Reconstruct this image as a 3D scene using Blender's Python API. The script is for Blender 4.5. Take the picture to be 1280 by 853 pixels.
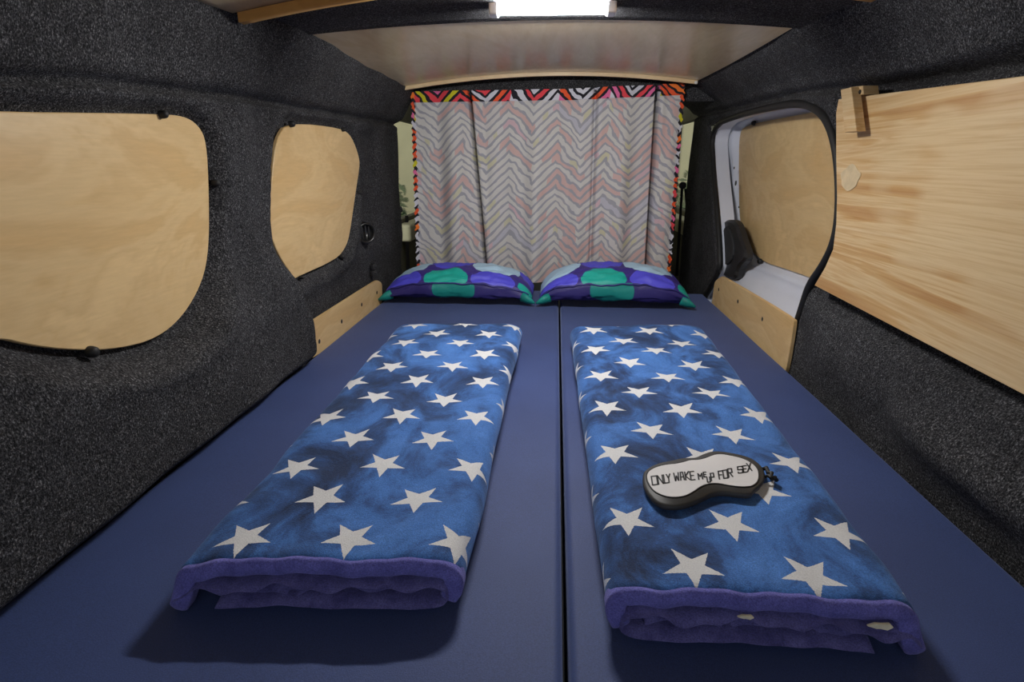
import bpy, bmesh, math, random
import numpy as np
from mathutils import Vector, Matrix, noise as mnoise
random.seed(7)
PI = math.pi
sc = bpy.context.scene
for o in list(bpy.data.objects): bpy.data.objects.remove(o, do_unlink=True)

# ------------------------------------------------------------------ camera
F, PITCH, YAW, ROLL = 725.0, .30, .072, .006
CAM = np.array([-.025, 0.0, .52])
def cam_axes():
    cp, sp, cy, sy = math.cos(PITCH), math.sin(PITCH), math.cos(YAW), math.sin(YAW)
    fwd = np.array([-sy*cp, cy*cp, -sp]); right = np.array([cy, sy, 0.0]); up = np.cross(right, fwd)
    r = right*math.cos(ROLL) + up*math.sin(ROLL); u = -right*math.sin(ROLL) + up*math.cos(ROLL)
    return r, fwd, u
CR, CF, CU = cam_axes()
cam_d = bpy.data.cameras.new('camera'); cam = bpy.data.objects.new('camera', cam_d)
sc.collection.objects.link(cam); sc.camera = cam
cam_d.sensor_fit = 'HORIZONTAL'; cam_d.sensor_width = 36.0; cam_d.lens = F/1280*36
cam_d.clip_start = .01
m = Matrix.Identity(4)
for i in range(3):
    m[i][0] = CR[i]; m[i][1] = CU[i]; m[i][2] = -CF[i]; m[i][3] = CAM[i]
cam.matrix_world = m
def at(px, py, ax, val):
    """the point of the plane axis=val that is seen at a pixel of the photograph"""
    d = CR*(px-640)/F + CF + CU*(426.5-py)/F
    return CAM + d*(val-CAM[ax])/d[ax]

# ------------------------------------------------------------------ world, light, exposure
w = bpy.data.worlds.new('daylight'); sc.world = w; w.use_nodes = True
bg = w.node_tree.nodes['Background']
bg.inputs[0].default_value = (.93, .96, 1.0, 1); bg.inputs[1].default_value = .56
LAMP_EMIT = 340.0     # the strip lamp under the roof bow
sc.view_settings.view_transform = 'Standard'; sc.view_settings.look = 'None'
sc.view_settings.gamma = 1; sc.view_settings.use_curve_mapping = False
sc.view_settings.exposure = 0.40

# ------------------------------------------------------------------ material helpers
class NT:
    def __init__(s, name, rough=.8, **kw):
        s.m = bpy.data.materials.new(name); s.m.use_nodes = True
        s.t = s.m.node_tree; s.b = s.t.nodes['Principled BSDF']
        s.b.inputs['Roughness'].default_value = rough
        for k, v in kw.items(): s.b.inputs[k.replace('_', ' ')].default_value = v
    def n(s, typ, **kw):
        nd = s.t.nodes.new(typ)
        for k, v in kw.items(): setattr(nd, k, v)
        return nd
    def link(s, a, b): s.t.links.new(a, b)
    def math(s, op, a, b=None, c=None):
        nd = s.n('ShaderNodeMath', operation=op)
        for i, v in enumerate((a, b, c)):
            if v is None: continue
            if isinstance(v, (int, float)): nd.inputs[i].default_value = v
            else: s.link(v, nd.inputs[i])
        return nd.outputs[0]
    def coord(s, kind='Object', scale=(1, 1, 1)):
        tc = s.n('ShaderNodeTexCoord'); mp = s.n('ShaderNodeMapping')
        mp.inputs['Scale'].default_value = scale
        s.link(tc.outputs[kind], mp.inputs[0]); return mp.outputs[0]
    def noise(s, vec, scale, detail=3, rough=.55, dist=0):
        nd = s.n('ShaderNodeTexNoise'); nd.inputs['Scale'].default_value = scale
        nd.inputs['Detail'].default_value = detail; nd.inputs['Roughness'].default_value = rough
        nd.inputs['Distortion'].default_value = dist
        s.link(vec, nd.inputs['Vector']); return nd.outputs['Fac']
    def ramp(s, fac, stops, interp='LINEAR'):
        nd = s.n('ShaderNodeValToRGB'); cr = nd.color_ramp; cr.interpolation = interp
        while len(cr.elements) < len(stops): cr.elements.new(.5)
        for e, (p, c) in zip(cr.elements, stops):
            e.position = p; e.color = (c[0], c[1], c[2], 1)
        s.link(fac, nd.inputs[0]); return nd.outputs[0]
    def mix(s, fac, a, b, mode='MIX'):
        nd = s.n('ShaderNodeMix', data_type='RGBA', blend_type=mode)
        for idx, v in ((0, fac), (6, a), (7, b)):
            if isinstance(v, (int, float)): nd.inputs[idx].default_value = v
            elif isinstance(v, tuple): nd.inputs[idx].default_value = (*v, 1)
            else: s.link(v, nd.inputs[idx])
        return nd.outputs[2]
    def col(s, c):
        if isinstance(c, tuple): s.b.inputs['Base Color'].default_value = (*c, 1)
        else: s.link(c, s.b.inputs['Base Color'])
    def bump(s, h, strength=.4, dist=.002):
        nd = s.n('ShaderNodeBump'); nd.inputs['Strength'].default_value = strength
        nd.inputs['Distance'].default_value = dist
        s.link(h, nd.inputs['Height']); s.link(nd.outputs[0], s.b.inputs['Normal'])

def plain(name, c, rough=.5, var=.12, scale=40, **kw):
    s = NT(name, rough, **kw)
    f = s.noise(s.coord(), scale, 4)
    s.col(s.ramp(f, [(.3, tuple(x*(1-var) for x in c)), (.7, tuple(min(1, x*(1+var)) for x in c))]))
    return s.m
def felt_mat():
    s = NT('speckled_felt', .95)
    v = s.coord()
    f = s.noise(v, 330, 2, .75)
    g = s.noise(v, 85, 3, .6)
    h = s.noise(v, 7, 3, .6)
    fib = s.noise(s.coord(scale=(1, 2.2, .7)), 330, 2, .6)
    a = s.ramp(s.math('ADD', s.math('MULTIPLY', f, .65), s.math('MULTIPLY', fib, .35)),
               [(.37, (.006, .006, .007)), (.49, (.032, .032, .035)), (.59, (.100, .100, .105)), (.70, (.34, .34, .35))])
    b = s.mix(1.0, a, s.ramp(g, [(.3, (.70, .70, .71)), (.7, (1.25, 1.25, 1.27))]), 'MULTIPLY')
    c = s.mix(1.0, b, s.ramp(h, [(.3, (.75, .75, .76)), (.7, (1.15, 1.15, 1.15))]), 'MULTIPLY')
    s.col(c); s.bump(s.math('ADD', f, s.math('MULTIPLY', g, 1.0)), .8, .003)
    s.b.inputs['Specular IOR Level'].default_value = .15
    return s.m
def ply_mat(name, base=(.60, .41, .20), tint=(.50, .31, .13), sc_=(1, 1.2, 5), rough=.42, fac=.5):
    s = NT(name, rough)
    v = s.coord(scale=sc_)
    a = s.noise(v, 2.2, 4, .55, 2.2)
    fine = s.noise(s.coord(scale=(sc_[0]*6, sc_[1]*3, sc_[2]*14)), 9, 3, .6)
    rings = s.math('PINGPONG', s.math('MULTIPLY', a, 7), .5)
    c1 = s.ramp(a, [(.3, tint), (.52, base), (.75, tuple(min(1, x*1.10) for x in base))])
    c2 = s.mix(s.math('MULTIPLY', s.math('SMOOTH_MIN', s.math('MULTIPLY', rings, 2.4), 1, .1), 1), tuple(x*.86 for x in tint), c1)
    c2 = s.mix(fac, c1, c2)
    c3 = s.mix(.25, c2, s.mix(1.0, c2, s.ramp(fine, [(.3, (.78, .74, .70)), (.7, (1.1, 1.1, 1.1))]), 'MULTIPLY'))
    s.col(c3); s.bump(fine, .12, .001)
    return s.m
def pine_mat():
    s = NT('pine', .42)
    v = s.coord(scale=(1, .30, 7.5))
    a = s.noise(v, 2.6, 4, .6, .9)
    fine = s.noise(s.coord(scale=(1, 1.4, 60)), 3.0, 4, .62, .3)
    mask = s.noise(s.coord(scale=(1, .9, 2.6)), 3.2, 2, .5)
    sp_ = s.n('ShaderNodeSeparateXYZ'); s.link(s.coord(), sp_.inputs[0])
    mask = s.math('ADD', mask, s.math('MULTIPLY', s.math('SUBTRACT', sp_.outputs[1], .30), .30))
    mask = s.math('SUBTRACT', mask, s.math('MULTIPLY', s.math('SUBTRACT', sp_.outputs[2], .20), .35))
    streak = s.ramp(a, [(.38, (.50, .25, .08)), (.46, (.60, .35, .13)), (.50, (.74, .54, .29)), (.56, (.62, .38, .16)), (.60, (.76, .57, .33)), (.9, (.77, .58, .34))])
    quiet = s.ramp(fine, [(.25, (.66, .46, .23)), (.6, (.74, .55, .31))])
    c = s.mix(s.ramp(mask, [(.41, (.10, .10, .10)), (.50, (1, 1, 1))]), quiet, streak)
    c = s.mix(.22, c, s.ramp(fine, [(.35, (.50, .29, .11)), (.55, (.74, .55, .31))]))
    s.col(c); s.bump(fine, .12, .001)
    return s.m
def mattress_mat():
    s = NT('navy_jersey', .68)
    v = s.coord()
    f = s.noise(v, 700, 2, .6)
    g = s.noise(v, 5, 3, .5)
    a = s.ramp(f, [(.3, (.020, .037, .122)), (.7, (.038, .067, .212))])
    s.col(s.mix(1.0, a, s.ramp(g, [(.3, (.85, .86, .9)), (.7, (1.1, 1.1, 1.1))]), 'MULTIPLY'))
    s.bump(f, .35, .0012)
    s.b.inputs['Sheen Weight'].default_value = .25; s.b.inputs['Sheen Roughness'].default_value = .5
    s.b.inputs['Sheen Tint'].default_value = (.5, .6, 1, 1)
    return s.m

# stars on a staggered lattice, read from a metric UV map
def star_mat(name, a, b, ox, oy, th, R=.041, srot=0.0, seed=0.0):
    s = NT(name, .9)
    uv = s.n('ShaderNodeUVMap'); uv.uv_map = 'UVMap'
    sep = s.n('ShaderNodeSeparateXYZ'); s.link(uv.outputs[0], sep.inputs[0])
    M = s.math
    wob = s.noise(s.coord(), 4.5, 2, .5)
    x0 = M('ADD', M('SUBTRACT', sep.outputs[0], ox), M('MULTIPLY', M('SUBTRACT', wob, .5), .012))
    y0 = M('SUBTRACT', sep.outputs[1], oy)
    c, sn = math.cos(th), math.sin(th)
    x = M('ADD', M('MULTIPLY', x0, c), M('MULTIPLY', y0, sn))
    y = M('SUBTRACT', M('MULTIPLY', y0, c), M('MULTIPLY', x0, sn))
    row = M('ROUND', M('DIVIDE', y, b))
    odd = M('MULTIPLY', M('FLOORED_MODULO', row, 2.0), .5*a)
    lx = M('SUBTRACT', x, odd)
    lx = M('SUBTRACT', lx, M('MULTIPLY', M('ROUND', M('DIVIDE', lx, a)), a))
    ly = M('SUBTRACT', y, M('MULTIPLY', row, b))
    r = M('SQRT', M('ADD', M('MULTIPLY', lx, lx), M('MULTIPLY', ly, ly)))
    ang = M('ADD', M('ARCTAN2', lx, ly), PI/5*11 + srot)
    k = M('ABSOLUTE', M('SUBTRACT', M('FLOORED_MODULO', ang, 2*PI/5), PI/5))   # 0 at inner corner.. tip at PI/5
    # tip sits at k=PI/5 -> angle from tip:
    t = M('SUBTRACT', PI/5, k)
    px, py = M('MULTIPLY', r, M('COSINE', t)), M('MULTIPLY', r, M('SINE', t))
    Ri = R*.40
    ex, ey = Ri*math.cos(PI/5)-R, Ri*math.sin(PI/5)
    nx, ny = ey, -ex; L = math.hypot(nx, ny); nx /= L; ny /= L
    d = M('SUBTRACT', M('ADD', M('MULTIPLY', px, nx), M('MULTIPLY', py, ny)), nx*R)
    inside = M('LESS_THAN', d, M('MULTIPLY', M('SUBTRACT', s.noise(s.coord(), 400, 2), .5), .002))
    v = s.coord(scale=(1.15, .8, 1))
    n1 = s.noise(v, 7+seed, 6, .68, .5); n2 = s.noise(s.coord(), 600, 2, .6)
    blue = s.ramp(n1, [(.37, (.004, .018, .070)), (.47, (.016, .060, .200)), (.57, (.042, .145, .440)), (.70, (.065, .200, .56))])
    blue = s.mix(1.0, blue, s.ramp(n2, [(.3, (.6, .6, .6)), (.7, (1.3, 1.3, 1.3))]), 'MULTIPLY')
    white = s.ramp(n2, [(.3, (.55, .55, .56)), (.7, (.71, .71, .72))])
    s.col(s.mix(inside, blue, white))
    s.bump(M('ADD', n2, M('MULTIPLY', n1, 4)), .5, .002)
    s.b.inputs['Sheen Weight'].default_value = .3; s.b.inputs['Sheen Roughness'].default_value = .4
    s.b.inputs['Sheen Tint'].default_value = (.35, .55, 1, 1)
    return s.m
def fleece_mat(name, c1, c2):
    s = NT(name, .95)
    n1 = s.noise(s.coord(), 45, 4, .6); n2 = s.noise(s.coord(), 600, 2, .6)
    a = s.ramp(n1, [(.3, c1), (.7, c2)])
    s.col(s.mix(1.0, a, s.ramp(n2, [(.3, (.6, .6, .6)), (.7, (1.3, 1.3, 1.3))]), 'MULTIPLY'))
    s.bump(M_add(s, n2, n1), .5, .002)
    s.b.inputs['Sheen Weight'].default_value = .3
    s.b.inputs['Sheen Tint'].default_value = (.5, .5, 1, 1)
    return s.m
def M_add(s, a, b): return s.math('ADD', a, s.math('MULTIPLY', b, 2))

def chevron_mat(name, bold):
    """zig-zag print; UV in metres. bold = printed side, otherwise the pale reverse side"""
    s = NT(name, .9)
    M = s.math
    uv = s.n('ShaderNodeUVMap'); uv.uv_map = 'UVMap'
    mp = s.n('ShaderNodeMapping'); s.link(uv.outputs[0], mp.inputs[0])
    sep = s.n('ShaderNodeSeparateXYZ'); s.link(mp.outputs[0], sep.inputs[0])
    n1 = s.noise(mp.outputs[0], 9, 3, .5); n2 = s.noise(mp.outputs[0], 30, 2, .5)
    per = .195
    x = M('ADD', sep.outputs[0], M('MULTIPLY', M('SUBTRACT', n1, .5), .045))
    tri = M('PINGPONG', M('ADD', x, 5.0), per/2)
    ys = M('ADD', sep.outputs[1], M('MULTIPLY', M('SUBTRACT', n1, .5), .075))
    yy = M('SUBTRACT', M('ADD', ys, M('MULTIPLY', M('SUBTRACT', n2, .5), .012)), M('MULTIPLY', tri, .95))
    col_id = M('FLOOR', M('DIVIDE', M('ADD', x, 5.0), per/2))
    pitch = .033
    q = M('ADD', M('DIVIDE', yy, pitch), 200)
    fr = M('FRACT', q); idx = M('FLOOR', q)
    wn = s.n('ShaderNodeTexWhiteNoise', noise_dimensions='2D')
    cmb = s.n('ShaderNodeCombineXYZ'); s.link(idx, cmb.inputs[0])
    if bold: s.link(M('FLOOR', M('DIVIDE', M('ADD', x, 5.09), per)), cmb.inputs[1])
    s.link(cmb.outputs[0], wn.inputs['Vector'])
    if bold:
        pal = [(0, (.62, .62, .70)), (.22, (.80, .10, .03)), (.40, (.90, .20, .03)), (.52, (.60, .55, .02)), (.62, (.65, .65, .72)), (.80, (.75, .06, .08)), (.9, (.75, .15, .35))]
        line = (.012, .012, .02); lw = .38
    else:
        pal = [(0, (.80, .78, .77)), (.36, (.79, .77, .75)), (.46, (.80, .57, .55)), (.62, (.78, .75, .75)), (.72, (.77, .74, .56)), (.80, (.80, .77, .78)), (.88, (.80, .59, .65)), (.95, (.68, .67, .76))]
        line = (.47, .47, .54); lw = .34
    if bold: pick = wn.outputs['Value']
    else:
        c3 = s.n('ShaderNodeCombineXYZ'); s.link(M('MULTIPLY', idx, 3.7), c3.inputs[0]); s.link(M('MULTIPLY', x, 2.4), c3.inputs[1])
        pn = s.noise(c3.outputs[0], 1.0, 1, .5)
        pick = M('MULTIPLY', M('SUBTRACT', pn, .30), 2.5)
    body = s.ramp(pick, pal, 'CONSTANT')
    isl = M('LESS_THAN', fr, M('ADD', lw-.20, M('MULTIPLY', n2, .42)))
    c = s.mix(isl, body, line)
    s.col(c)
    weave = s.noise(mp.outputs[0], 900, 1)
    s.bump(weave, .15, .001)
    if not bold:
        tr = s.n('ShaderNodeBsdfTranslucent'); s.link(c, tr.inputs[0])
        mx = s.n('ShaderNodeMixShader'); mx.inputs[0].default_value = .28
        s.link(s.b.outputs[0], mx.inputs[1]); s.link(tr.outputs[0], mx.inputs[2])
        s.link(mx.outputs[0], s.t.nodes['Material Output'].inputs[0])
    return s.m
def dots_mat(name, ox):
    """rows of big circles; UV in metres, v=0 at the front seam"""
    s = NT(name, .55)
    M = s.math
    uv = s.n('ShaderNodeUVMap'); uv.uv_map = 'UVMap'
    sep = s.n('ShaderNodeSeparateXYZ'); s.link(uv.outputs[0], sep.inputs[0])
    n = s.noise(s.coord(), 10, 3)
    u = M('ADD', M('SUBTRACT', sep.outputs[0], ox), M('MULTIPLY', M('SUBTRACT', n, .5), .01)); v = sep.outputs[1]
    def circ(v0, period, off, R, vmin=None):
        uu = M('SUBTRACT', u, off)
        uu = M('SUBTRACT', uu, M('MULTIPLY', M('ROUND', M('DIVIDE', uu, period)), period))
        vv = M('SUBTRACT', v, v0)
        return M('LESS_THAN', M('SQRT', M('ADD', M('MULTIPLY', uu, uu), M('MULTIPLY', vv, vv))), R)
    P = .176
    c = s.mix(circ(.035, 2*P, P, .082), (.040, .024, .22), (.080, .075, .66))
    c = s.mix(circ(.035, 2*P, 0, .084), c, (.008, .38, .32))
    c = s.mix(circ(.185, 2*P, P, .094), c, (.42, .62, .80))
    c = s.mix(circ(.21, 2*P, 0, .084), c, (.080, .075, .66))
    # below the front seam the print starts again, shifted
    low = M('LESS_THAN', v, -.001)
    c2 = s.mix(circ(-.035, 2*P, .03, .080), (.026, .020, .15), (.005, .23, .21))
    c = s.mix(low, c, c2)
    s.col(c); s.bump(s.noise(s.coord(), 26, 3), .35, .004)
    return s.m

MT = dict(
    felt=felt_mat(), birch=ply_mat('birch_plywood', (.74, .53, .265), (.68, .44, .185), (1, .8, 1.8), fac=.34), pine=pine_mat(),
    ceil=ply_mat('varnished_plywood', (.72, .59, .40), (.66, .51, .33), (1.5, .5, 1), .25, .15),
    orange=ply_mat('amber_wood', (.68, .37, .11), (.60, .30, .08), (1, 1, 1), .4, .3),
    pale=ply_mat('pale_wood_edge', (.72, .56, .34), (.66, .48, .27), (1, 1, 1), .4, .3),
    mattress=mattress_mat(),
    white=plain('white_car_paint', (.70, .74, .86), .28, .03, 5),
    black=plain('black_plastic', (.018, .018, .020), .45, .3),
    rubber=plain('black_rubber', (.010, .010, .011), .6, .3),
    dark=plain('dark_grey_trim', (.022, .023, .026), .7, .3),
    screw=plain('black_screw', (.012, .012, .012), .35, .2),
    steel=plain('white_cap', (.65, .65, .62), .35, .1),
    clearp=plain('clear_lamp_plastic', (.75, .78, .85), .2, .05),
    hem=fleece_mat('violet_fleece_binding', (.085, .085, .33), (.150, .148, .50)),
    fold=fleece_mat('dark_fleece', (.055, .052, .20), (.130, .125, .36)),
    chev=chevron_mat('chevron_reverse', False), chevb=chevron_mat('chevron_print', True),
    maskb=plain('charcoal_satin', (.032, .031, .031), .55, .3, 25),
    maskw=plain('white_satin', (.60, .59, .60), .5, .04, 20),
    ink=plain('black_ink', (.010, .010, .012), .6, .2),
    scrap=plain('cream_scrap', (.66, .62, .48), .9, .2, 60),
    cream=plain('cream_trim', (.62, .60, .38), .6, .1, 12),
    olive=plain('olive_trim', (.09, .085, .05), .7, .25, 12),
    leaf=plain('leaf_green', (.05, .12, .04), .7, .5, 12),
    red=plain('red_panel', (.45, .05, .06), .5, .1, 12),
    render=plain('cream_render', (.86, .82, .56), .9, .08, 3),
    asphalt=plain('concrete_paving', (.34, .33, .31), .9, .3, 10),
)
g = NT('window_glass', .03); g.col((1, 1, 1)); g.b.inputs['Transmission Weight'].default_value = 1.0
g.b.inputs['IOR'].default_value = 1.1; MT['glass'] = g.m
e = NT('lamp_diffuser', .4); e.col((.9, .93, 1.0)); e.b.inputs['Emission Color'].default_value = (1.0, .985, .96, 1)
e.b.inputs['Emission Strength'].default_value = LAMP_EMIT; MT['emit'] = e.m

# ------------------------------------------------------------------ object helpers
def link(o, parent=None):
    sc.collection.objects.link(o)
    if parent is not None: o.parent = parent
    return o
def mesh(name, verts, faces, mat, parent=None, smooth=True, uvs=None):
    me = bpy.data.meshes.new(name)
    me.from_pydata([tuple(map(float, v)) for v in verts], [], [tuple(int(i) for i in f) for f in faces]); me.update()
    mats = mat if isinstance(mat, list) else [mat]
    for q in mats: me.materials.append(q)
    if smooth: me.polygons.foreach_set('use_smooth', [True]*len(me.polygons))
    if uvs is not None:
        l = me.uv_layers.new(name='UVMap')
        for lp in me.loops: l.data[lp.index].uv = uvs[lp.vertex_index]
    o = bpy.data.objects.new(name, me)
    if parent is not None:
        # vertices are given in world space; shift them to the parent's space
        off = parent.location
        for v in me.vertices: v.co -= off
    return link(o, parent)
def tag(o, label, cat, group=None):
    o['label'] = label; o['category'] = cat
    if group: o['group'] = group
    return o
def thing(name, label, cat, loc, group=None):
    o = bpy.data.objects.new(name, None); o.empty_display_size = .05; link(o); o.location = loc
    return tag(o, label, cat, group)
def struct(o): o['kind'] = 'structure'; return o
def from_bm(name, bm, mat, parent=None, smooth=False):
    bm.verts.index_update()
    vs = [v.co.copy() for v in bm.verts]; fs = [[v.index for v in f.verts] for f in bm.faces]; bm.free()
    return mesh(name, vs, fs, mat, parent, smooth)
def bm_box(bm, c, s, bev=0, seg=2, rot=None):
    r = bmesh.ops.create_cube(bm, size=1.0)
    vs = r['verts']
    for v in vs: v.co = Vector((v.co.x*s[0], v.co.y*s[1], v.co.z*s[2]))
    if bev:
        es = list({e_ for v in vs for e_ in v.link_edges})
        rr = bmesh.ops.bevel(bm, geom=es, offset=bev, segments=seg, affect='EDGES', profile=.5)
        vs = list({v for f in rr['faces'] for v in f.verts} | {v for v in vs if v.is_valid})
    for v in vs:
        if rot is not None: v.co = rot @ v.co
        v.co += Vector(c)
def box(name, lo, hi, mat, parent=None, bev=.002, seg=2, smooth=False):
    bm = bmesh.new()
    bm_box(bm, [(a+b)/2 for a, b in zip(lo, hi)], [b-a for a, b in zip(lo, hi)], bev, seg)
    return from_bm(name, bm, mat, parent, smooth)
def smooth_poly(pts, it=2):
    pts = [np.array(p, float) for p in pts]
    for _ in range(it):
        out = []
        for i in range(len(pts)):
            a, b = pts[i], pts[(i+1) % len(pts)]
            out += [a*.75+b*.25, a*.25+b*.75]
        pts = out
    return pts
def plate(name, outline, nrm, thick, mat, parent=None, bev=.0015):
    """extrude a 3-D planar outline by thick along nrm, with a small bevelled rim"""
    P = np.array(outline, float); n = np.array(nrm, float); c = P.mean(0)
    Q = P - c; L = np.linalg.norm(Q, axis=1, keepdims=True); ins = P - Q/L*bev
    rings = [P, P+n*(thick-bev), ins+n*thick]
    vs = np.vstack(rings); N = len(P); fs = []
    for k in range(2):
        for i in range(N):
            j = (i+1) % N; fs.append((k*N+i, k*N+j, (k+1)*N+j, (k+1)*N+i))
    fs.append(tuple(range(2*N, 3*N))); fs.append(tuple(reversed(range(N))))
    o = mesh(name, vs, fs, mat, parent, False)
    bm = bmesh.new(); bm.from_mesh(o.data); bmesh.ops.recalc_face_normals(bm, faces=bm.faces); bm.to_mesh(o.data); bm.free()
    return o
def tube(name, pts, r, mat, parent=None, closed=False, seg=8, flat=None):
    pts = [Vector(map(float, p)) for p in pts]; n = len(pts); vs = []; fs = []
    for i, p in enumerate(pts):
        a = pts[(i-1) % n] if (closed or i) else pts[i]; b = pts[(i+1) % n] if (closed or i < n-1) else pts[i]
        t = (b-a).normalized()
        up = Vector((1, 0, 0)) if abs(t.x) < .9 else Vector((0, 0, 1))
        s1 = t.cross(up).normalized(); s2 = t.cross(s1).normalized()
        rr = r[i] if isinstance(r, (list, tuple)) else r
        for k in range(seg):
            an = 2*PI*k/seg
            vs.append(p + s1*rr*math.cos(an) + s2*rr*(flat or 1)*math.sin(an))
    m_ = n if closed else n-1
    for i in range(m_):
        j = (i+1) % n
        for k in range(seg):
            k2 = (k+1) % seg; fs.append((i*seg+k, i*seg+k2, j*seg+k2, j*seg+k))
    if not closed:
        fs.append(tuple(reversed(range(seg)))); fs.append(tuple((n-1)*seg+k for k in range(seg)))
    return mesh(name, vs, fs, mat, parent)
def disc_knob(name, c, nrm, r, h, mat, parent):
    """small domed knob: lathe about nrm"""
    n = Vector(nrm).normalized(); a = n.orthogonal().normalized(); b = n.cross(a); c = Vector(map(float, c))
    prof = [(r, 0), (r, h*.45), (r*.85, h*.8), (r*.5, h)]; S = 14; vs = []; fs = []
    for (rr, hh) in prof:
        for k in range(S): vs.append(c + n*hh + (a*math.cos(2*PI*k/S) + b*math.sin(2*PI*k/S))*rr)
    for q in range(len(prof)-1):
        for k in range(S): k2 = (k+1) % S; fs.append((q*S+k, q*S+k2, (q+1)*S+k2, (q+1)*S+k))
    fs.append(tuple((len(prof)-1)*S+k for k in range(S)))
    return mesh(name, vs, fs, mat, parent)
def sst(x, a, b):
    t = np.clip((x-a)/(b-a), 0, 1); return t*t*(3-2*t)
def sdf(poly, Y, Z):
    """signed distance (negative inside) of points to polygon in the (y,z) plane"""
    d = np.full(Y.shape, 1e9); ins = np.zeros(Y.shape, bool); n = len(poly)
    for i in range(n):
        ay, az = poly[i]; by, bz = poly[(i+1) % n]
        ey, ez = by-ay, bz-az; L = ey*ey+ez*ez+1e-12
        t = np.clip(((Y-ay)*ey+(Z-az)*ez)/L, 0, 1)
        d = np.minimum(d, np.hypot(Y-ay-t*ey, Z-az-t*ez))
        cond = ((az > Z) != (bz > Z)); xs = (by-ay)*(Z-az)/((bz-az) if abs(bz-az) > 1e-9 else 1e-9)+ay
        ins ^= cond & (Y < xs)
    return np.where(ins, -d, d)
def field(name, ys, zs, fx, mat, keep=None, parent=None, flip=False):
    Y, Z = np.meshgrid(ys, zs, indexing='ij'); X = fx(Y, Z)
    ny, nz = Y.shape; V = np.stack([X, Y, Z], -1).reshape(-1, 3)
    i, j = np.meshgrid(np.arange(ny-1), np.arange(nz-1), indexing='ij')
    a = (i*nz+j).ravel(); Fc = np.stack([a, a+nz, a+nz+1, a+1], 1)
    if keep is not None:
        cy = Y.reshape(-1)[Fc].mean(1); cz = Z.reshape(-1)[Fc].mean(1); Fc = Fc[keep(cy, cz)]
    if flip: Fc = Fc[:, ::-1]
    return mesh(name, V, Fc, mat, parent)

# ------------------------------------------------------------------ outlines read off the side planes
def yz(pxs, ax_x): return [tuple(at(px, py, 0, ax_x)[1:]) for px, py in pxs]
XL, XR = -.70, .62
big_px = [(0,140),(120,141),(200,142.5),(234.5,144.6),(253,156),(263,177),(266,241),(266,311),(258,353),(234.5,395.5),(202,423.6),(155,437),(98.5,438.6),(47,433),(0,421)]
big = yz(big_px, XL)
ymid = .60
big = [p for p in big] + [(.50, big[-1][1]+.03), (.36, big[-1][1]+.10), (.32, .45), (.34, .54), (.42, .565)]
sec = yz([(363,152.5),(429,160),(442,170),(451.6,197),(451.6,210),(447,239),(440,290),(435.6,308),(423.6,324.5),(376,346),(371.5,348.5),(371.5,348.5),(356.4,328),(343.6,301),(341,275.5),(343.6,213.6),(349,173.6)], XL)
def seam(y): return np.interp(y, [-.4, .3, .70, .87, 1.13, 1.35, 1.6, 2.3, 3], [.52, .575, .612, .63, .641, .649, .652, .664, .67])

def fx_left(Y, Z):
    n = .0025*np.sin(Y*13+Z*7)+.002*np.sin(Y*29-Z*17)
    x = np.full(Y.shape, XL)
    # wheel arch swelling low on the wall, its end sweeping back as it goes down
    db = sdf(big, Y, Z)
    ye = np.interp(Z, [.05, .12, .24, .33, .40], [1.475, 1.465, 1.41, 1.34, 1.28])
    x = x + .052*(1-sst(Z, .18, .37))*sst(Z, -.02, .035)*(1-sst(Y, ye-.05, ye))*sst(db, .005, .06)*sst(Y, -.3, .3)
    x = x - .012*(1-sst(Z, .10, .22))*sst(Y, 1.44, 1.5)
    # rib between the windows stands in a little
    x = x + .012*np.exp(-((Y-1.24)/.07)**2)*sst(Z, .2, .35)
    # roof rail: leans in above the seam
    zs_ = seam(Y)
    x = x + (.040+.038*sst(Y, 1.22, 1.46))*sst(Z, zs_-.03, .82)
    x = x + .012*sst(Z, zs_, zs_+.03) - .020*np.exp(-((Z-zs_)/.008)**2)
    x = x + .30*sst(Z, .815, .90)
    for poly, dep in ((big, .022), (sec, .02)):
        d = sdf(poly, Y, Z)
        x = x - dep*(1-sst(d, .000, .028)) + .006*np.exp(-((d-.045)/.02)**2)
    # recessed front post
    x = x - .018*sst(Y, 2.02, 2.08)*(1-sst(Y, 2.2, 2.3))*sst(Z, .2, .3)*(1-sst(Z, .6, .64))
    return x + n
ys = np.arange(-.35, 2.56, .011); zs = np.arange(-.16, .90, .005)
struct(field('wall_left', ys, zs, fx_left, MT['felt']))

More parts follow.
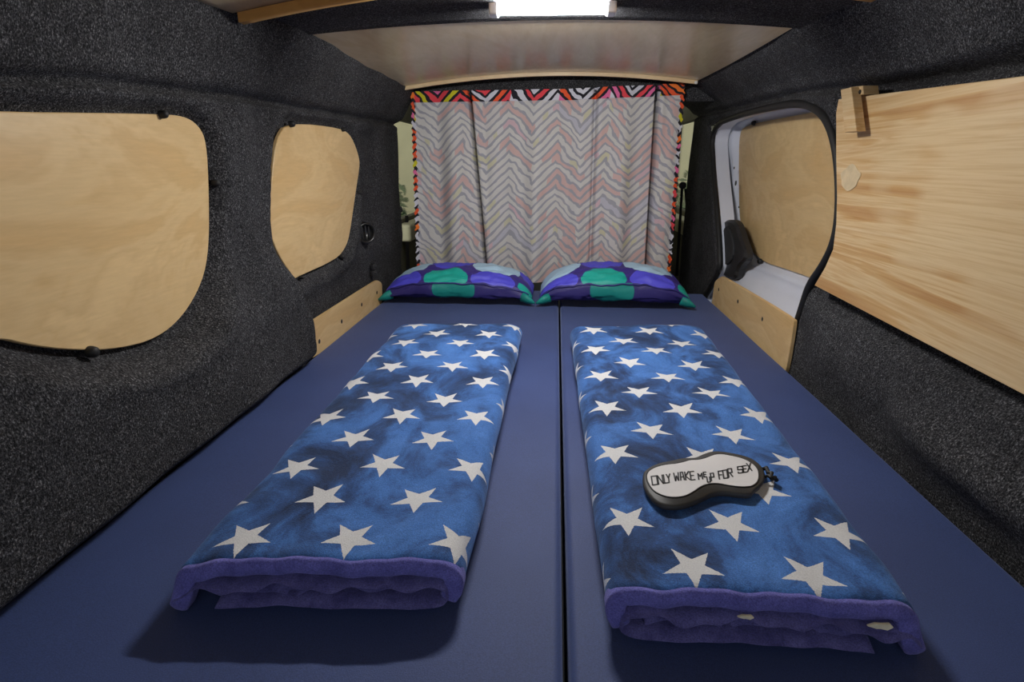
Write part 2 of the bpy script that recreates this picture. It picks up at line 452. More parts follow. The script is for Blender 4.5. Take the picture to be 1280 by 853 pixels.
open_px = [(886,158),(922,143),(971,131.5),(997,129),(1014,135),(1027,146),(1038,172.5),(1044,218),(1044,268),(1038,304),(1024,333),(1007,356),(999,382),(991,407),(983,458)]
opening = yz(open_px, XR)
opening_full = opening + [(opening[-1][0]+.01, -.12), (2.62, -.12)] + yz([(897,340),(897,317),(894,268),(889,218)], XR)
def fx_right(Y, Z):
    n = .0025*np.sin(Y*11+Z*9)+.002*np.sin(Y*27-Z*15)
    x = np.full(Y.shape, XR)
    x = x - .020*np.exp(-((Z-.10)/.08)**2)*(1-sst(Y, 1.30, 1.5))
    x = x - .030*np.exp(-((Y-.80)/.20)**2-((Z-.085)/.045)**2) + .012*np.exp(-((Y-1.08)/.05)**2-((Z-.06)/.06)**2)
    x = x + .030*sst(Z, .17, .21)*(1-sst(Z, .665, .69))*(1-sst(Y, 1.47, 1.52))
    zs_ = np.interp(Y, [-.4, .9, 1.4, 1.8, 3], [.60, .655, .680, .705, .73])
    x = x - (.072+.046*sst(Y, 1.22, 1.46))*sst(Z, zs_+.01, .84)
    x = x - .012*sst(Z, zs_, zs_+.02) + .018*np.exp(-((Z-zs_)/.008)**2)
    x = x - .30*sst(Z, .835, .90)
    d = sdf(opening_full, Y, Z)
    x = x + .012*(1-sst(d, 0, .03))
    return x + n
ys = np.arange(-.35, 3.02, .009)
struct(field('wall_right', ys, zs, fx_right, MT['felt'], keep=lambda y, z: sdf(opening_full, y, z) > 0.0, flip=True))

# rubber seal round the sliding door opening
sp = smooth_poly(opening_full, 2)
seal_pts = [(XR+.010, p[0], p[1]) for p in sp]
sl = tube('trim_1', seal_pts, .011, MT['rubber'], closed=True); struct(sl)
# inner return of the opening (dark), from the felt out to the sliding door
P0 = [(XR+.012, p[0], p[1]) for p in sp]; P1 = [(XR+.075, p[0], p[1]) for p in sp]; N = len(sp)
o = mesh('trim_2', P0+P1, [(i, (i+1) % N, N+(i+1) % N, N+i) for i in range(N)], MT['white']); struct(o)

# floor under the mattresses, roof skin, front post
struct(box('floor', (-.75, -.40, -.18), (.68, 3.9, -.13), MT['dark']))
def arch_z(x, z_side_l, z_side_r, rise, xl=-.62, xr=.50):
    t = (np.asarray(x)-xl)/(xr-xl); return z_side_l*(1-t)+z_side_r*t + rise*4*t*(1-t)
def arched(name, y0, y1, f0, f1, thick, mat, parent=None, xl=-.62, xr=.50, nx=60, ny=8, tf=None):
    """arched sheet whose underside follows f0(x) at y0 and f1(x) at y1"""
    xs = np.linspace(xl, xr, nx); vs = []; fs = []
    for k in range(2):
        for j in range(ny):
            t = j/(ny-1)
            for x in xs: vs.append((x, y0*(1-t)+y1*t, f0(x)*(1-t)+f1(x)*t + k*thick))
    A = nx*ny
    for j in range(ny-1):
        for i in range(nx-1):
            a = j*nx+i; fs.append((a, a+nx, a+nx+1, a+1)); fs.append((A+a, A+a+1, A+a+nx+1, A+a+nx))
    for i in range(nx-1):
        fs.append((i, i+1, A+i+1, A+i)); b = (ny-1)*nx+i; fs.append((b, A+b, A+b+1, b+1))
    for j in range(ny-1):
        a = j*nx; fs.append((a, A+a, A+a+nx, a+nx)); a = j*nx+nx-1; fs.append((a, a+nx, A+a+nx, A+a))
    o = mesh(name, vs, fs, mat, parent, True)
    try:
        for p in o.data.polygons: p.use_smooth = abs(p.normal.z) > .7
    except Exception: pass
    return o
struct(arched('ceiling', -.35, 3.9, lambda x: arch_z(x, .875, .90, .03, -.68, .60), lambda x: arch_z(x, .86, .87, .04, -.68, .60), .02, MT['dark'], xl=-.68, xr=.60, ny=3))

# ---- far plywood ceiling panel
YN, YF = 1.47, 2.40
pa = at(383, 43, 0, -.622); pb = at(1005, 28, 0, .495); pc = at(640, 22, 1, 1.46)
fa = at(497, 112, 1, YF); fb = at(872, 103, 1, YF); fc = at(690, 92, 1, YF)
zn_l, zn_r, zf_l, zf_r = pa[2]+.002, pb[2]+.002, fa[2]+.006, fb[2]+.006
near_f = lambda x: arch_z(x, zn_l, zn_r, pc[2]-(zn_l+zn_r)/2+.004, -.622, .495)
far_f = lambda x: arch_z(x, zf_l, zf_r, fc[2]-(zf_l+zf_r)/2+.004, fa[0], fb[0])
t = thing('ceiling_panel', 'varnished plywood ceiling sheet beyond the roof bow, above the curtain end', 'panel', (-.06, 1.9, .83))
vsx = []
nx, ny = 70, 24; vs = []; fs = []
for k in range(2):
    for j in range(ny):
        tt = j/(ny-1); y = 1.36*(1-tt)+YF*tt; tb = (y-YN)/(YF-YN)
        for i in range(nx):
            s_ = i/(nx-1); xa = -.622*(1-s_)+.495*s_; xb = fa[0]*(1-s_)+fb[0]*s_
            x = xa*(1-max(tb, 0))+xb*max(tb, 0)
            z = near_f(xa)*(1-tb)+far_f(xb)*tb
            if tb < 0: z = near_f(xa)+.004
            z -= .004*math.sin(PI*max(0, tb))
            vs.append((x, y, z+k*.006))
A = nx*ny
for j in range(ny-1):
    for i in range(nx-1):
        a = j*nx+i; fs.append((a, a+nx, a+nx+1, a+1)); fs.append((A+a, A+a+1, A+a+nx+1, A+a+nx))
for i in range(nx-1):
    fs.append((i, i+1, A+i+1, A+i)); b = (ny-1)*nx+i; fs.append((b, A+b, A+b+1, b+1))
mesh('plywood_sheet', vs, fs, MT['ceil'], t)
pts = []
xs = np.linspace(fa[0], fb[0], 60)
o = arched('edge_trim', YF-.002, YF+.014, lambda x: far_f(x)-.012, lambda x: far_f(x)-.012, .020, MT['pale'], t, xl=fa[0], xr=fb[0], ny=2); o['label'] = 'pale bent wood edge strip'
for (px, py) in ((499, 113), (870, 103)):
    c = at(px, py, 1, YF-.004); disc_knob('screw', c, (0, -1, -.2), .006, .004, MT['steel'], t)['label'] = 'white capped screw'

# ---- roof bow in felt (carries the lamp)
bow_y0, bow_y1 = 1.205, 1.475
bow_f1 = lambda x: arch_z(x, zn_l-.004, zn_r-.004, pc[2]-(zn_l+zn_r)/2+.002, -.622, .495)
struct(arched('trim_3', bow_y0, bow_y1, lambda x: bow_f1(x)+.010, lambda x: bow_f1(x)-.001, .045, MT['felt'], xl=-.66, xr=.545, ny=10))
# ---- near plywood ceiling panel with amber edge strip
sa = at(309, 29, 0, -.60); sb = at(1088, 2, 0, .50)
t = thing('ceiling_panel', 'plywood ceiling sheet nearest the camera with an amber wooden edge strip', 'panel', (-.06, .7, .84))
nf = lambda x: arch_z(x, .787, .811, .047, -.625, .52)
arched('plywood_sheet', -.3, bow_y0-.022, nf, nf, .006, MT['ceil'], t, xl=-.655, xr=.53)
o = arched('edge_strip', bow_y0-.022, bow_y0-.001, lambda x: arch_z(x, .770, .794, .047, -.625, .52), lambda x: arch_z(x, .770, .794, .047, -.625, .52), .0165, MT['orange'], t, xl=-.632, xr=.523, ny=2); o['label'] = 'amber wooden edge strip'

# ---- felt header above the curtain, and the roof of the cab
struct(arched('trim_4', 2.53, 2.60, lambda x: .755+0*x, lambda x: .755+0*x, .13, MT['felt'], xl=-.70, xr=.62, ny=3))
for nm, x0, x1 in (('trim_5', -.72, -.645), ('trim_6', .53, .62)):
    pass

# ------------------------------------------------------------------ strip lamp
ly = 1.352; lz = float(arch_z(-.04, zn_l, zn_r, pc[2]-(zn_l+zn_r)/2, -.622, .495))+.004
LX0, LX1 = at(614, 4, 1, ly)[0], at(768, 4, 1, ly)[0]
lampt = thing('strip_light', 'white LED strip lamp glowing under the felt roof bow', 'lamp', ((LX0+LX1)/2, ly, lz))
box('housing', (LX0+.012, ly-.016, lz-.004), (LX1-.012, ly+.016, lz+.006), MT['clearp'], lampt, .003)
tube('diffuser', [(x, ly, lz-.010) for x in np.linspace(LX0+.018, LX1-.018, 6)], .0125, MT['emit'], lampt, seg=16)['label'] = 'glowing white diffuser'
for xx in (LX0+.006, LX1-.006):
    box('end_cap', (xx-.010, ly-.018, lz-.025), (xx+.010, ly+.018, lz+.006), MT['clearp'], lampt, .004)
for px in (628, 752):
    c = at(px, 20, 1, 1.468)
    box('bracket', (c[0]-.009, ly+.018, c[2]-.003), (c[0]+.009, 1.480, c[2]+.008), MT['black'], lampt, .002)['label'] = 'black mounting clip'
# ------------------------------------------------------------------ window covers on the left wall
def cover(name, label, poly, x, thick, mat, clips, nrm=(1, 0, 0)):
    c = np.mean(np.array(poly), 0)
    t = thing(name, label, 'panel', (x, c[0], c[1]))
    sp_ = smooth_poly(poly, 2)
    plate('plywood_board', [(x, p[0], p[1]) for p in sp_], nrm, thick, mat, t)
    for (px, py, r) in clips:
        q = at(px, py, 0, x+nrm[0]*(thick-.001))
        disc_knob('clip', q, nrm, r, .014, MT['rubber'], t)['label'] = 'round black plastic clip'
    return t
cover('window_cover', 'large rounded birch plywood window cover on the left wall, nearest the camera', big, XL-.017, .010, MT['birch'],
      [(200, 143, .007), (266, 229, .0075), (249, 387, .0075), (111, 440, .009)])
cover('window_cover', 'smaller plywood window cover on the left wall near the curtain', sec, XL-.015, .009, MT['birch'],
      [(362, 155, .008), (427, 162, .006), (447, 241, .006), (426, 321, .008), (374, 347, .005)])

# kick strips with screws
def kick(name, label, pxs, x, thick, nrm, screws):
    poly = yz(pxs, x); poly = [(p[0], p[1]-.022 if p[1] < .04 else p[1]) for p in poly]; c = np.mean(np.array(poly), 0)
    t = thing(name, label, 'board', (x, c[0], c[1]))
    # rounded corners
    dense = []
    n = len(poly)
    for i in range(n):
        a, b = np.array(poly[i]), np.array(poly[(i+1) % n]); L = np.linalg.norm(b-a); k = min(.012/L, .3)
        dense += [a+(b-a)*k, a+(b-a)*(1-k)]
    sp_ = smooth_poly(dense, 2)
    plate('plywood_board', [(x-nrm[0]*thick, p[0], p[1]) for p in sp_], nrm, thick, MT['birch'], t)
    for (px, py) in screws:
        disc_knob('screw', at(px, py, 0, x-nrm[0]*.0005), nrm, .0070, .0015, MT['screw'], t)['label'] = 'black screw'
    return t
kick('kick_board', 'narrow plywood strip with black screws along the left mattress edge', [(389,441),(390,403),(399,397),(472,350),(478,354),(477,378)], -.688, .010, (1, 0, 0), [(399,427),(427,402),(452,381),(471,366)])
kick('kick_board', 'narrow plywood strip with black screws across the sliding door at right', [(889,383),(893,352),(902,345),(993,399),(983,459)], .605, .010, (-1, 0, 0), [(898.5,362),(922.5,377),(953,399)])

# round black air vent and small hooks on the left wall
c = at(455, 291, 0, XL+.004)
t = thing('air_vent', 'round black plastic vent on the left wall beside the smaller window cover', 'vent', c)
nv = Vector((.72, -.69, 0)); av = Vector((0, 0, 1)); bv = nv.cross(av); cv_ = Vector(map(float, c))
def vring(r, h, k=28): return [cv_ + nv*h + (bv*math.cos(2*PI*q/k) + av*math.sin(2*PI*q/k))*r for q in range(k)]
vv = []; rs = [(.040, -.03), (.038, .012), (.036, .020), (.031, .022), (.027, .014), (.026, .004)]
for r_, h_ in rs: vv += vring(r_, h_)
mesh('outer_ring', vv, [(a*28+q, a*28+(q+1) % 28, (a+1)*28+(q+1) % 28, (a+1)*28+q) for a in range(5) for q in range(28)] + [tuple(5*28+q for q in range(28))], MT['screw'], t)
for k in (-1, 0, 1):
    hh = .026*math.sqrt(1-(k*.5)**2)*.95
    p0 = cv_+nv*.011+bv*(k*.013)-av*hh; p1 = cv_+nv*.011+bv*(k*.013)+av*hh
    tube('louvre', [p0, (p0+p1)/2, p1], .0022, MT['dark'], t, seg=6)
for (px, py, lab) in ((467, 333, 'small black clip on the left wall, upper of two beneath the round vent'), (467, 341, 'small black clip on the left wall, lower of two beneath the round vent')):
    q = at(px, py, 0, XL+.003)
    t = thing('wall_clip', lab, 'clip', q)
    box('base', (q[0]-.008, q[1]-.016, q[2]-.009), (q[0]+.006, q[1]+.016, q[2]+.009), MT['black'], t, .003)
    disc_knob('knob', (q[0]+.006, q[1], q[2]), (1, 0, 0), .006, .006, MT['dark'], t)

# ------------------------------------------------------------------ sliding door (white) with its plywood cover
dpx = [(922,163),(928.6,158),(945,153),(1024,140)]
XD = .70
win = yz([(920,186),(922,163),(928.6,158),(945,153),(1024,138)], XD+.02)
winb = yz([(1010.6,348),(978,336.5),(948,327),(930,307),(922,284),(920,251)], XD+.02)
wy = 1.40
doorwin = win + [(1.45, win[-1][1]+.005), (1.34, .60), (1.30, .45), (1.34, .28), (1.50, winb[0][1]+.0)] + winb
def fx_door(Y, Z):
    x = np.full(Y.shape, XD)
    d = sdf(doorwin, Y, Z)
    x = x + .030*(1-sst(d, 0, .025))
    x = x + .012*(1-sst(d, .03, .06))
    zb = np.interp(Y, [1.4, 2.2, 2.8], [.10, .10, .06])
    x = x - .045*(1-sst(Z, zb-.06, zb+.05))
    x = x - .022*sst(Y, 2.62, 2.72)
    x = x + .010*np.exp(-((Z-(zb-.03))/.008)**2)
    return x
t = field('door_1', np.arange(1.2, 3.05, .01), np.arange(-.16, .80, .006), fx_door, MT['white'], flip=True); struct(t)
cv = cover('window_cover', 'plywood window cover inside the white sliding door at right', doorwin, XD+.040, .009, MT['birch'],
      [(944, 154, .009), (952, 327, .010)], (-1, 0, 0))
for i, (px, py, r) in enumerate([(918,210,.005),(920,229,.010),(924,259,.004),(896,230,.006),(898,241,.005)]):
    q = at(px, py, 0, XD-.003 if i < 3 else XD-.024)
    disc_knob('door_plug', q, (-1, 0, 0), r, .003, MT['screw'], t)['label'] = 'small black plug'
# black latch cover
XC = .655
lp = yz([(902,277),(911,274),(919,278),(924,296),(933.5,322),(921,333),(918,353),(897,343),(897,310),(898,285)], XC)
lt = thing('latch_cover', 'black plastic latch cover low on the white sliding door frame', 'cover', (XC, *np.mean(np.array(lp), 0)))
plate('shell', [(XC+.03, p[0], p[1]) for p in smooth_poly(lp, 2)], (-1, 0, 0), .030, MT['black'], lt, .010)
q = yz([(905,283),(913,283),(920,318),(908,335),(903,320)], XC-.002)
plate('raised_rib', [(XC+.002, p[0], p[1]) for p in smooth_poly(q, 2)], (-1, 0, 0), .008, MT['dark'], lt, .003)['label'] = 'raised dark grey rib'

# ------------------------------------------------------------------ pine folding board on the right wall
XB = .606
bpx = [(1048,124),(1045,141),(1045,197),(1046,246),(1045,280),(1041,312),(1031,335),(1018,357)]
bo = yz(bpx, XB)
zt = at(1280, 95, 0, XB); zbn = at(1280, 494, 0, XB)
bl = bo + [tuple(zbn[1:])] + [(.10, zbn[2]-.01), (.10, zt[2]-.05)] + [tuple(zt[1:])]
t = thing('folding_table', 'large pine board folded flat against the right wall', 'table', (XB, .8, .22))
plate('table_top', [(XB+.018, p[0], p[1]) for p in bl], (-1, 0, 0), .018, MT['pine'], t, .0015)
q = at(1063, 222, 0, XB)
pp = [(XB-.0005, q[1]+.042*math.cos(a)*(1+.12*math.sin(5*a)), q[2]+.026*math.sin(a)*(1+.1*math.cos(4*a))) for a in np.linspace(0, 2*PI, 26)[:-1]]
plate('filler_patch', pp, (-1, 0, 0), .0008, plain('pale_filler', (.66, .52, .32), .6), t, .0003)['label'] = 'pale round filler patch'
# wooden turn latch that holds the board
XK = XB-.026
kt = thing('turn_latch', 'small wooden turn latch holding the upper corner of the pine board', 'latch', at(1068, 135, 0, XK))
a_ = yz([(1052,112),(1065,109),(1072,164),(1057,166)], XK)
plate('turn_block', [(XK+.016, p[0], p[1]) for p in a_], (-1, 0, 0), .018, MT['pine'], kt, .0015)
b_ = yz([(1062,109),(1078,107),(1079,118),(1064,121)], XK+.014)
plate('mounting_block', [(XK+.045, p[0], p[1]) for p in b_], (-1, 0, 0), .031, MT['pine'], kt, .0015)
disc_knob('screw', at(1075, 115, 0, XK+.0135), (-1, 0, 0), .0045, .002, MT['screw'], kt)

# ------------------------------------------------------------------ mattresses
def mattress(name, label, x0, x1, y0, y1):
    nx, ny = 40, 140; R = .012; vs = []; fs = []
    xs = np.concatenate([np.linspace(x0, x0+R, 8), np.linspace(x0+R, x1-R, nx-16)[1:-1], np.linspace(x1-R, x1, 8)])
    yl = np.concatenate([np.linspace(y0, y0+R, 8), np.linspace(y0+R, y1-R, ny-16)[1:-1], np.linspace(y1-R, y1, 8)])
    def drop(v, a, b):
        d = min(v-a, b-v)
        return R-math.sqrt(max(0, R*R-(R-d)**2)) if d < R else 0
    for y in yl:
        for x in xs:
            z = -max(drop(x, x0, x1), drop(y, y0, y1))
            z += .0012*math.sin(x*9+y*3)*math.sin(y*5)-.0012
            vs.append((x, y, z))
    n1, n2 = len(xs), len(yl)
    for j in range(n2-1):
        for i in range(n1-1): a = j*n1+i; fs.append((a, a+1, a+n1+1, a+n1))
    # skirt
    rim = [i for i in range(n1)] + [j*n1+n1-1 for j in range(1, n2)] + [(n2-1)*n1+i for i in range(n1-2, -1, -1)] + [j*n1 for j in range(n2-2, 0, -1)]
    base = len(vs)
    for k in rim: v = vs[k]; vs.append((v[0], v[1], -.128))
    for k in range(len(rim)):
        k2 = (k+1) % len(rim); fs.append((rim[k2], rim[k], base+k, base+k2))
    fs.append(tuple(range(base, len(vs)))[::-1])
    o = mesh(name, vs, fs, MT['mattress'], None, True)
    return tag(o, label, 'mattress')
mattress('mattress', 'navy blue mattress on the left side of the van bed', -.688, -.0035, -.34, 2.42)
mattress('mattress', 'navy blue mattress on the right side of the van bed', .0035, .598, -.34, 2.42)

# ------------------------------------------------------------------ folded fleece blankets
def ribbon_profile(kind_pts, n=90):
    """resample a smooth polyline in (x,z)"""
    P = [np.array(p, float) for p in kind_pts]
    for _ in range(3):
        Q = [P[0]]
        for a, b in zip(P[:-1], P[1:]): Q += [a*.75+b*.25, a*.25+b*.75]
        Q.append(P[-1]); P = Q
    P = np.array(P); L = np.concatenate([[0], np.cumsum(np.linalg.norm(np.diff(P, axis=0), axis=1))])
    s = np.linspace(0, L[-1], n)
    return np.stack([np.interp(s, L, P[:, 0]), np.interp(s, L, P[:, 1])], 1), s
def nz(x, y, z, f): return mnoise.noise(Vector((x*f, y*f, z*f)))
def blanket_ribbon(name, prof, s, corner, y_lo, y_hi, thick, mat, parent, uvref, amp=.003, ny=110, seed=0, mirror=1, yoff=0.0, frontwave=0.0):
    """prof: (u,z) with u 0..1 across the width; corner(u,y)->x ; sheet of given thickness following prof, extruded along y"""
    n = len(prof); vs = []; uv = []; fs = []
    tan = np.gradient(prof, axis=0)
    for side in (0, 1):
        for j in range(ny):
            t = j/(ny-1)
            for i in range(n):
                u, z = prof[i]; y0 = y_lo(u); y1 = y_hi(u)
                y = y0*(1-t)+y1*t
                x = corner(u, y)
                W = .34
                tx, tz = tan[i][0]*W, tan[i][1]; L = math.hypot(tx, tz)+1e-9
                nxn, nzn = tz/L, -tx/L           # normal pointing to the sheet's inner side
                k = thick if side else 0
                # tuck both free ends round so the sheet has a soft edge
                e_ = min(t, 1-t)*(y1-y0); soft = min(1, e_/.006); soft = math.sqrt(max(0, 1-(1-soft)**2))
                mid = thick*.5
                k = mid+(k-mid)*max(soft, .05)
                wob = amp*(nz(x+seed, y, z*.3, 9)+.5*nz(x, y+seed, z, 23)) 
                fr = math.exp(-(y-y0)/.05)*frontwave*math.sin(u*38+seed*3)*.5
                zz = z + nzn*k*mirror + (wob+fr)*min(1, z/.03)
                zz *= 1-.06*math.exp(-((1-t)*(y1-y0))/.03)
                vs.append((x + nxn*k*mirror, y, max(zz, .0015)))
                uv.append((corner(0, 1.1) + uvref[0] + mirror_sign(mirror)*(s[i]-uvref[1]), y))
    A = n*ny
    for j in range(ny-1):
        for i in range(n-1):
            a = j*n+i; fs.append((a, a+1, a+n+1, a+n)); fs.append((A+a, A+a+n, A+a+n+1, A+a+1))
    for i in range(n-1):
        fs.append((i, A+i, A+i+1, i+1)); b = (ny-1)*n+i; fs.append((b, b+1, A+b+1, A+b))
    for j in range(ny-1):
        a = j*n; fs.append((a, a+n, A+a+n, A+a)); a = j*n+n-1; fs.append((a, A+a, A+a+n, a+n))
    o = mesh(name, vs, fs, mat, parent, True, uv)
    bm = bmesh.new(); bm.from_mesh(o.data); bmesh.ops.recalc_face_normals(bm, faces=bm.faces); bm.to_mesh(o.data); bm.free()
    return o
def mirror_sign(m_): return 1

def blanket(name, label, x_open, x_fold, xo_far, xf_far, ylo_o, ylo_f, yhi_o, yhi_f, mat, H, seed):
    """u=0 is the open (loose) long side, u=1 the round fold"""
    def corner(u, y):
        t = (y-.56)/1.09
        a = x_open*(1-t)+xo_far*t; b = x_fold*(1-t)+xf_far*t
        return a+(b-a)*u
    t_ = thing(name, label, 'blanket', ((x_open+x_fold)/2, 1.1, 0), 'star blankets folded on the mattresses')
    mir = 1
    # outer sheet: hangs down on the open side, runs over the top, round the fold and back below
    pts = [(-.055, .010), (-.03, .030), (-.005, H*.80), (.05, H-.003), (.3, H), (.6, H), (.86, H), (.965, H-.006), (1.003, H-.026), (1.0, .026), (.975, .012)]
    prof, s = ribbon_profile(pts, 150)
    sgn = 1 if x_fold > x_open else -1
    ylo = lambda u: ylo_o*(1-u)+ylo_f*u; yhi = lambda u: yhi_o*(1-u)+yhi_f*u
    # arc length measured where the sheet crosses u=.5 on top
    W = abs(x_fold-x_open)
    metric = np.concatenate([[0], np.cumsum(np.hypot(np.diff(prof[:, 0])*W, np.diff(prof[:, 1])))])
    top_i = int(np.argmin(np.abs(prof[:, 0]-.5)+(prof[:, 1] < H*.7)))
    xm = (x_open+x_fold)/2
    def build(nm, P, S, lo, hi, th, mt, seed_, amp, ny, fw):
        n = len(P); vs = []; uv = []; fs = []
        tan = np.gradient(P, axis=0)
        for side in (0, 1):
            for j in range(ny):
                tt = j/(ny-1)
                for i in range(n):
                    u, z = P[i]; uc = min(1, max(0, u)); y0, y1 = lo(uc), hi(uc)
                    y = y0*(1-tt)+y1*tt
                    tx, tz = tan[i][0]*W, tan[i][1]; L = math.hypot(tx, tz)+1e-9
                    nu, nzz = tz/L, -tx/L
                    e_ = min(tt, 1-tt)*(y1-y0); sf = min(1, e_/.006); sf = max(.08, math.sqrt(max(0, 1-(1-sf)**2)))
                    k = th*.5 + (th*(side-.5))*sf
                    x = corner(u, y) + sgn*nu*k
                    wob = amp*(1.4*nz(x+seed_, y, 0, 7)+.6*nz(x, y+seed_, 0, 19))
                    fr = math.exp(-(y-min(lo(0), lo(1)))/.06)*fw*(math.sin(u*21+seed_*3)+.6*math.sin(u*47+seed_))*.5
                    zz = z + nzz*k + (wob+fr)*min(1, z/.03)
                    zz = z_low(zz, (1-tt)*(y1-y0), H)
                    x += .004*nz(y*1.0, seed_, 0, 6)
                    vs.append((x, y + .004*nz(x, seed_, 0, 12)*(1 if tt < .5 else 1.6), max(zz, .001+.0006*side)))
                    uv.append((xm + sgn*(S[i]-S_top), y))
        A = n*ny
        for j in range(ny-1):
            for i in range(n-1):
                a = j*n+i; fs.append((a, a+1, a+n+1, a+n)); fs.append((A+a, A+a+n, A+a+n+1, A+a+1))
        for i in range(n-1):
            fs.append((i, A+i, A+i+1, i+1)); b = (ny-1)*n+i; fs.append((b, b+1, A+b+1, A+b))
        for j in range(ny-1):
            a = j*n; fs.append((a, a+n, A+a+n, A+a)); a = j*n+n-1; fs.append((a, A+a, A+a+n, a+n))
        o = mesh(nm, vs, fs, mt, t_, True, uv)
        bm = bmesh.new(); bm.from_mesh(o.data); bmesh.ops.recalc_face_normals(bm, faces=bm.faces); bm.to_mesh(o.data); bm.free()
        return o
    S_top = metric[top_i]
    build('star_fabric', prof, metric, ylo, yhi, .010, mat, seed, .0045, 130, .003)
    # binding: the same sheet's first centimetres, a little proud of it
    o = build('hem_binding', np.column_stack([prof[:, 0]*1.004, prof[:, 1]+.0016]), metric, lambda u: ylo(u)-.006, lambda u: ylo(u)+.022, .023, MT['hem'], seed, .0045, 22, .004)
    o['label'] = 'violet fleece binding along the near end'
    # inner layers seen at the near end
    inner = [
        [(-.035, .024), (.02, .036), (.25, .043), (.5, .045), (.75, .042), (.90, .046), (.965, .036), (.965, .012), (.88, .002), (.6, .006), (.35, .007), (.12, .005)],
        [(.10, .024), (.3, .027), (.6, .028), (.76, .026), (.86, .030), (.885, .022), (.83, .018), (.70, .019)],
    ]
    for q, pts2 in enumerate(inner):
        P2, _ = ribbon_profile(pts2, 100)
        S2 = np.concatenate([[0], np.cumsum(np.hypot(np.diff(P2[:, 0])*W, np.diff(P2[:, 1])))])
        o = build('folded_layer', P2, S2, (lambda u, q=q: ylo(u)-.010+.016*q), (lambda u: yhi(u)-.01), .0115-.003*q, MT['fold'], seed+3+q, .003, 60, .011)
        o['label'] = 'dark violet inner fold'
    return t_
def z_low(z, d, H):
    """rounds the far end down"""
    if d < .05: z = z*(.86+.14*min(1, d/.05)**.5)
    return z
HB = .074
HC = .52-HB; ua, ub = .298*HC, .2011*HC
# lattice origins (fitted on the blanket tops) in metres
def latt(q0, q1): return (q0*HC-.025, q1*HC)
oL = latt(-.849, 1.3193); oR = latt(.2386, 1.4933)
mL = star_mat('blue_star_velour', ua, ub, oL[0]+.006, oL[1], .075, .0365, .05, 0.0)
mR = star_mat('bright_blue_star_velour', ua, ub, oR[0]-.004, oR[1]+.003, -.0205, .0365, -.06, 1.7)
nb = [at(px, py, 2, HB) for px, py in [(230,690),(581,690),(653,402),(500,400)]]
blanket('fleece_blanket', 'folded blue fleece blanket with white stars on the left mattress', nb[0][0], nb[1][0]+.0, nb[3][0], nb[2][0], nb[0][1]-.012, nb[1][1]-.012, nb[3][1], nb[2][1]+.01, mL, HB, 1.3)
nb = [at(px, py, 2, HB) for px, py in [(758,720),(1143,741),(878,405),(713,405)]]
blanket('fleece_blanket', 'folded blue fleece blanket with white stars on the right mattress, under the sleep mask', nb[1][0], nb[0][0], nb[2][0], nb[3][0], nb[1][1]-.012, nb[0][1]-.012, nb[2][1]+.01, nb[3][1], mR, HB, 4.1)

rb = [o_ for o_ in bpy.data.objects if o_.name.startswith('fleece_blanket')][-1]
for (px, py, r_) in ((932, 770.5, .0055), (1100, 782, .0085)):
    q = at(px, py, 1, nb[0][1]-.026)
    pp = [q+np.array([math.cos(a)*r_*k*1.5, 0, math.sin(a)*r_*k*.8]) for a, k in zip(np.linspace(0, 2*PI, 9)[:-1], (1, .9, .5, .75, 1.1, .6, .45, .85))]
    plate('star_scrap', pp, (0, -1, 0), .003, MT['scrap'], rb, .001)['label'] = 'pale bit of a printed star between the folds'

# ------------------------------------------------------------------ sleep mask
ZM = HB+.012
def mz(px, py, z=ZM): return at(780+px*.1719, 540+py*.1719, 2, z)
outer = [(135,350),(140,290),(180,255),(260,225),(340,212),(400,195),(470,190),(520,190),(570,165),(640,140),(720,142),(820,158),(920,185),(980,220),(1020,270),(1030,330),(1000,385),(950,420),(930,455),(830,450),(740,435),(650,440),(570,480),(490,515),(400,540),(310,540),(240,515),(190,470),(150,410)]
inner = [(160,340),(170,300),(215,270),(290,248),(380,240),(440,225),(480,212),(540,212),(590,200),(640,178),(700,168),(780,182),(860,200),(930,235),(970,275),(982,320),(975,370),(935,405),(860,412),(760,400),(690,385),(620,385),(560,405),(500,450),(430,482),(340,488),(270,470),(215,440),(180,395)]
mc = mz(580, 330)
mt_ = thing('sleep_mask', 'charcoal sleep mask with white face and black lettering lying on the right blanket', 'sleep mask', (mc[0], mc[1], HB))
P = [mz(*p) for p in outer]; P = smooth_poly(P, 2)
Cc = np.mean(P, 0); n = len(P)
rings = [(.985, -.0075), (1.0, -.005), (1.0, -.002), (.965, .001), (.93, -.001)]
vs = []
I = [mz(*p) for p in inner]; I = smooth_poly(I, 2); Ci = np.mean(I, 0)
for (k, dz) in rings[:4]: vs += [Cc+(p-Cc)*k+np.array([0, 0, dz]) for p in P]
fs = []
for r in range(3):
    for i in range(n): j = (i+1) % n; fs.append((r*n+i, r*n+j, (r+1)*n+j, (r+1)*n+i))
fs.append(tuple(range(3*n, 4*n)))
mesh('padded_border', vs, fs, MT['maskb'], mt_)
plate('face_panel', [p+np.array([0, 0, .0006]) for p in I], (0, 0, 1), .0016, MT['maskw'], mt_, .001)['label'] = 'white satin face panel'
tube('border_piping', [p+np.array([0, 0, .0016]) for p in I], .0011, MT['ink'], mt_, closed=True, seg=6)
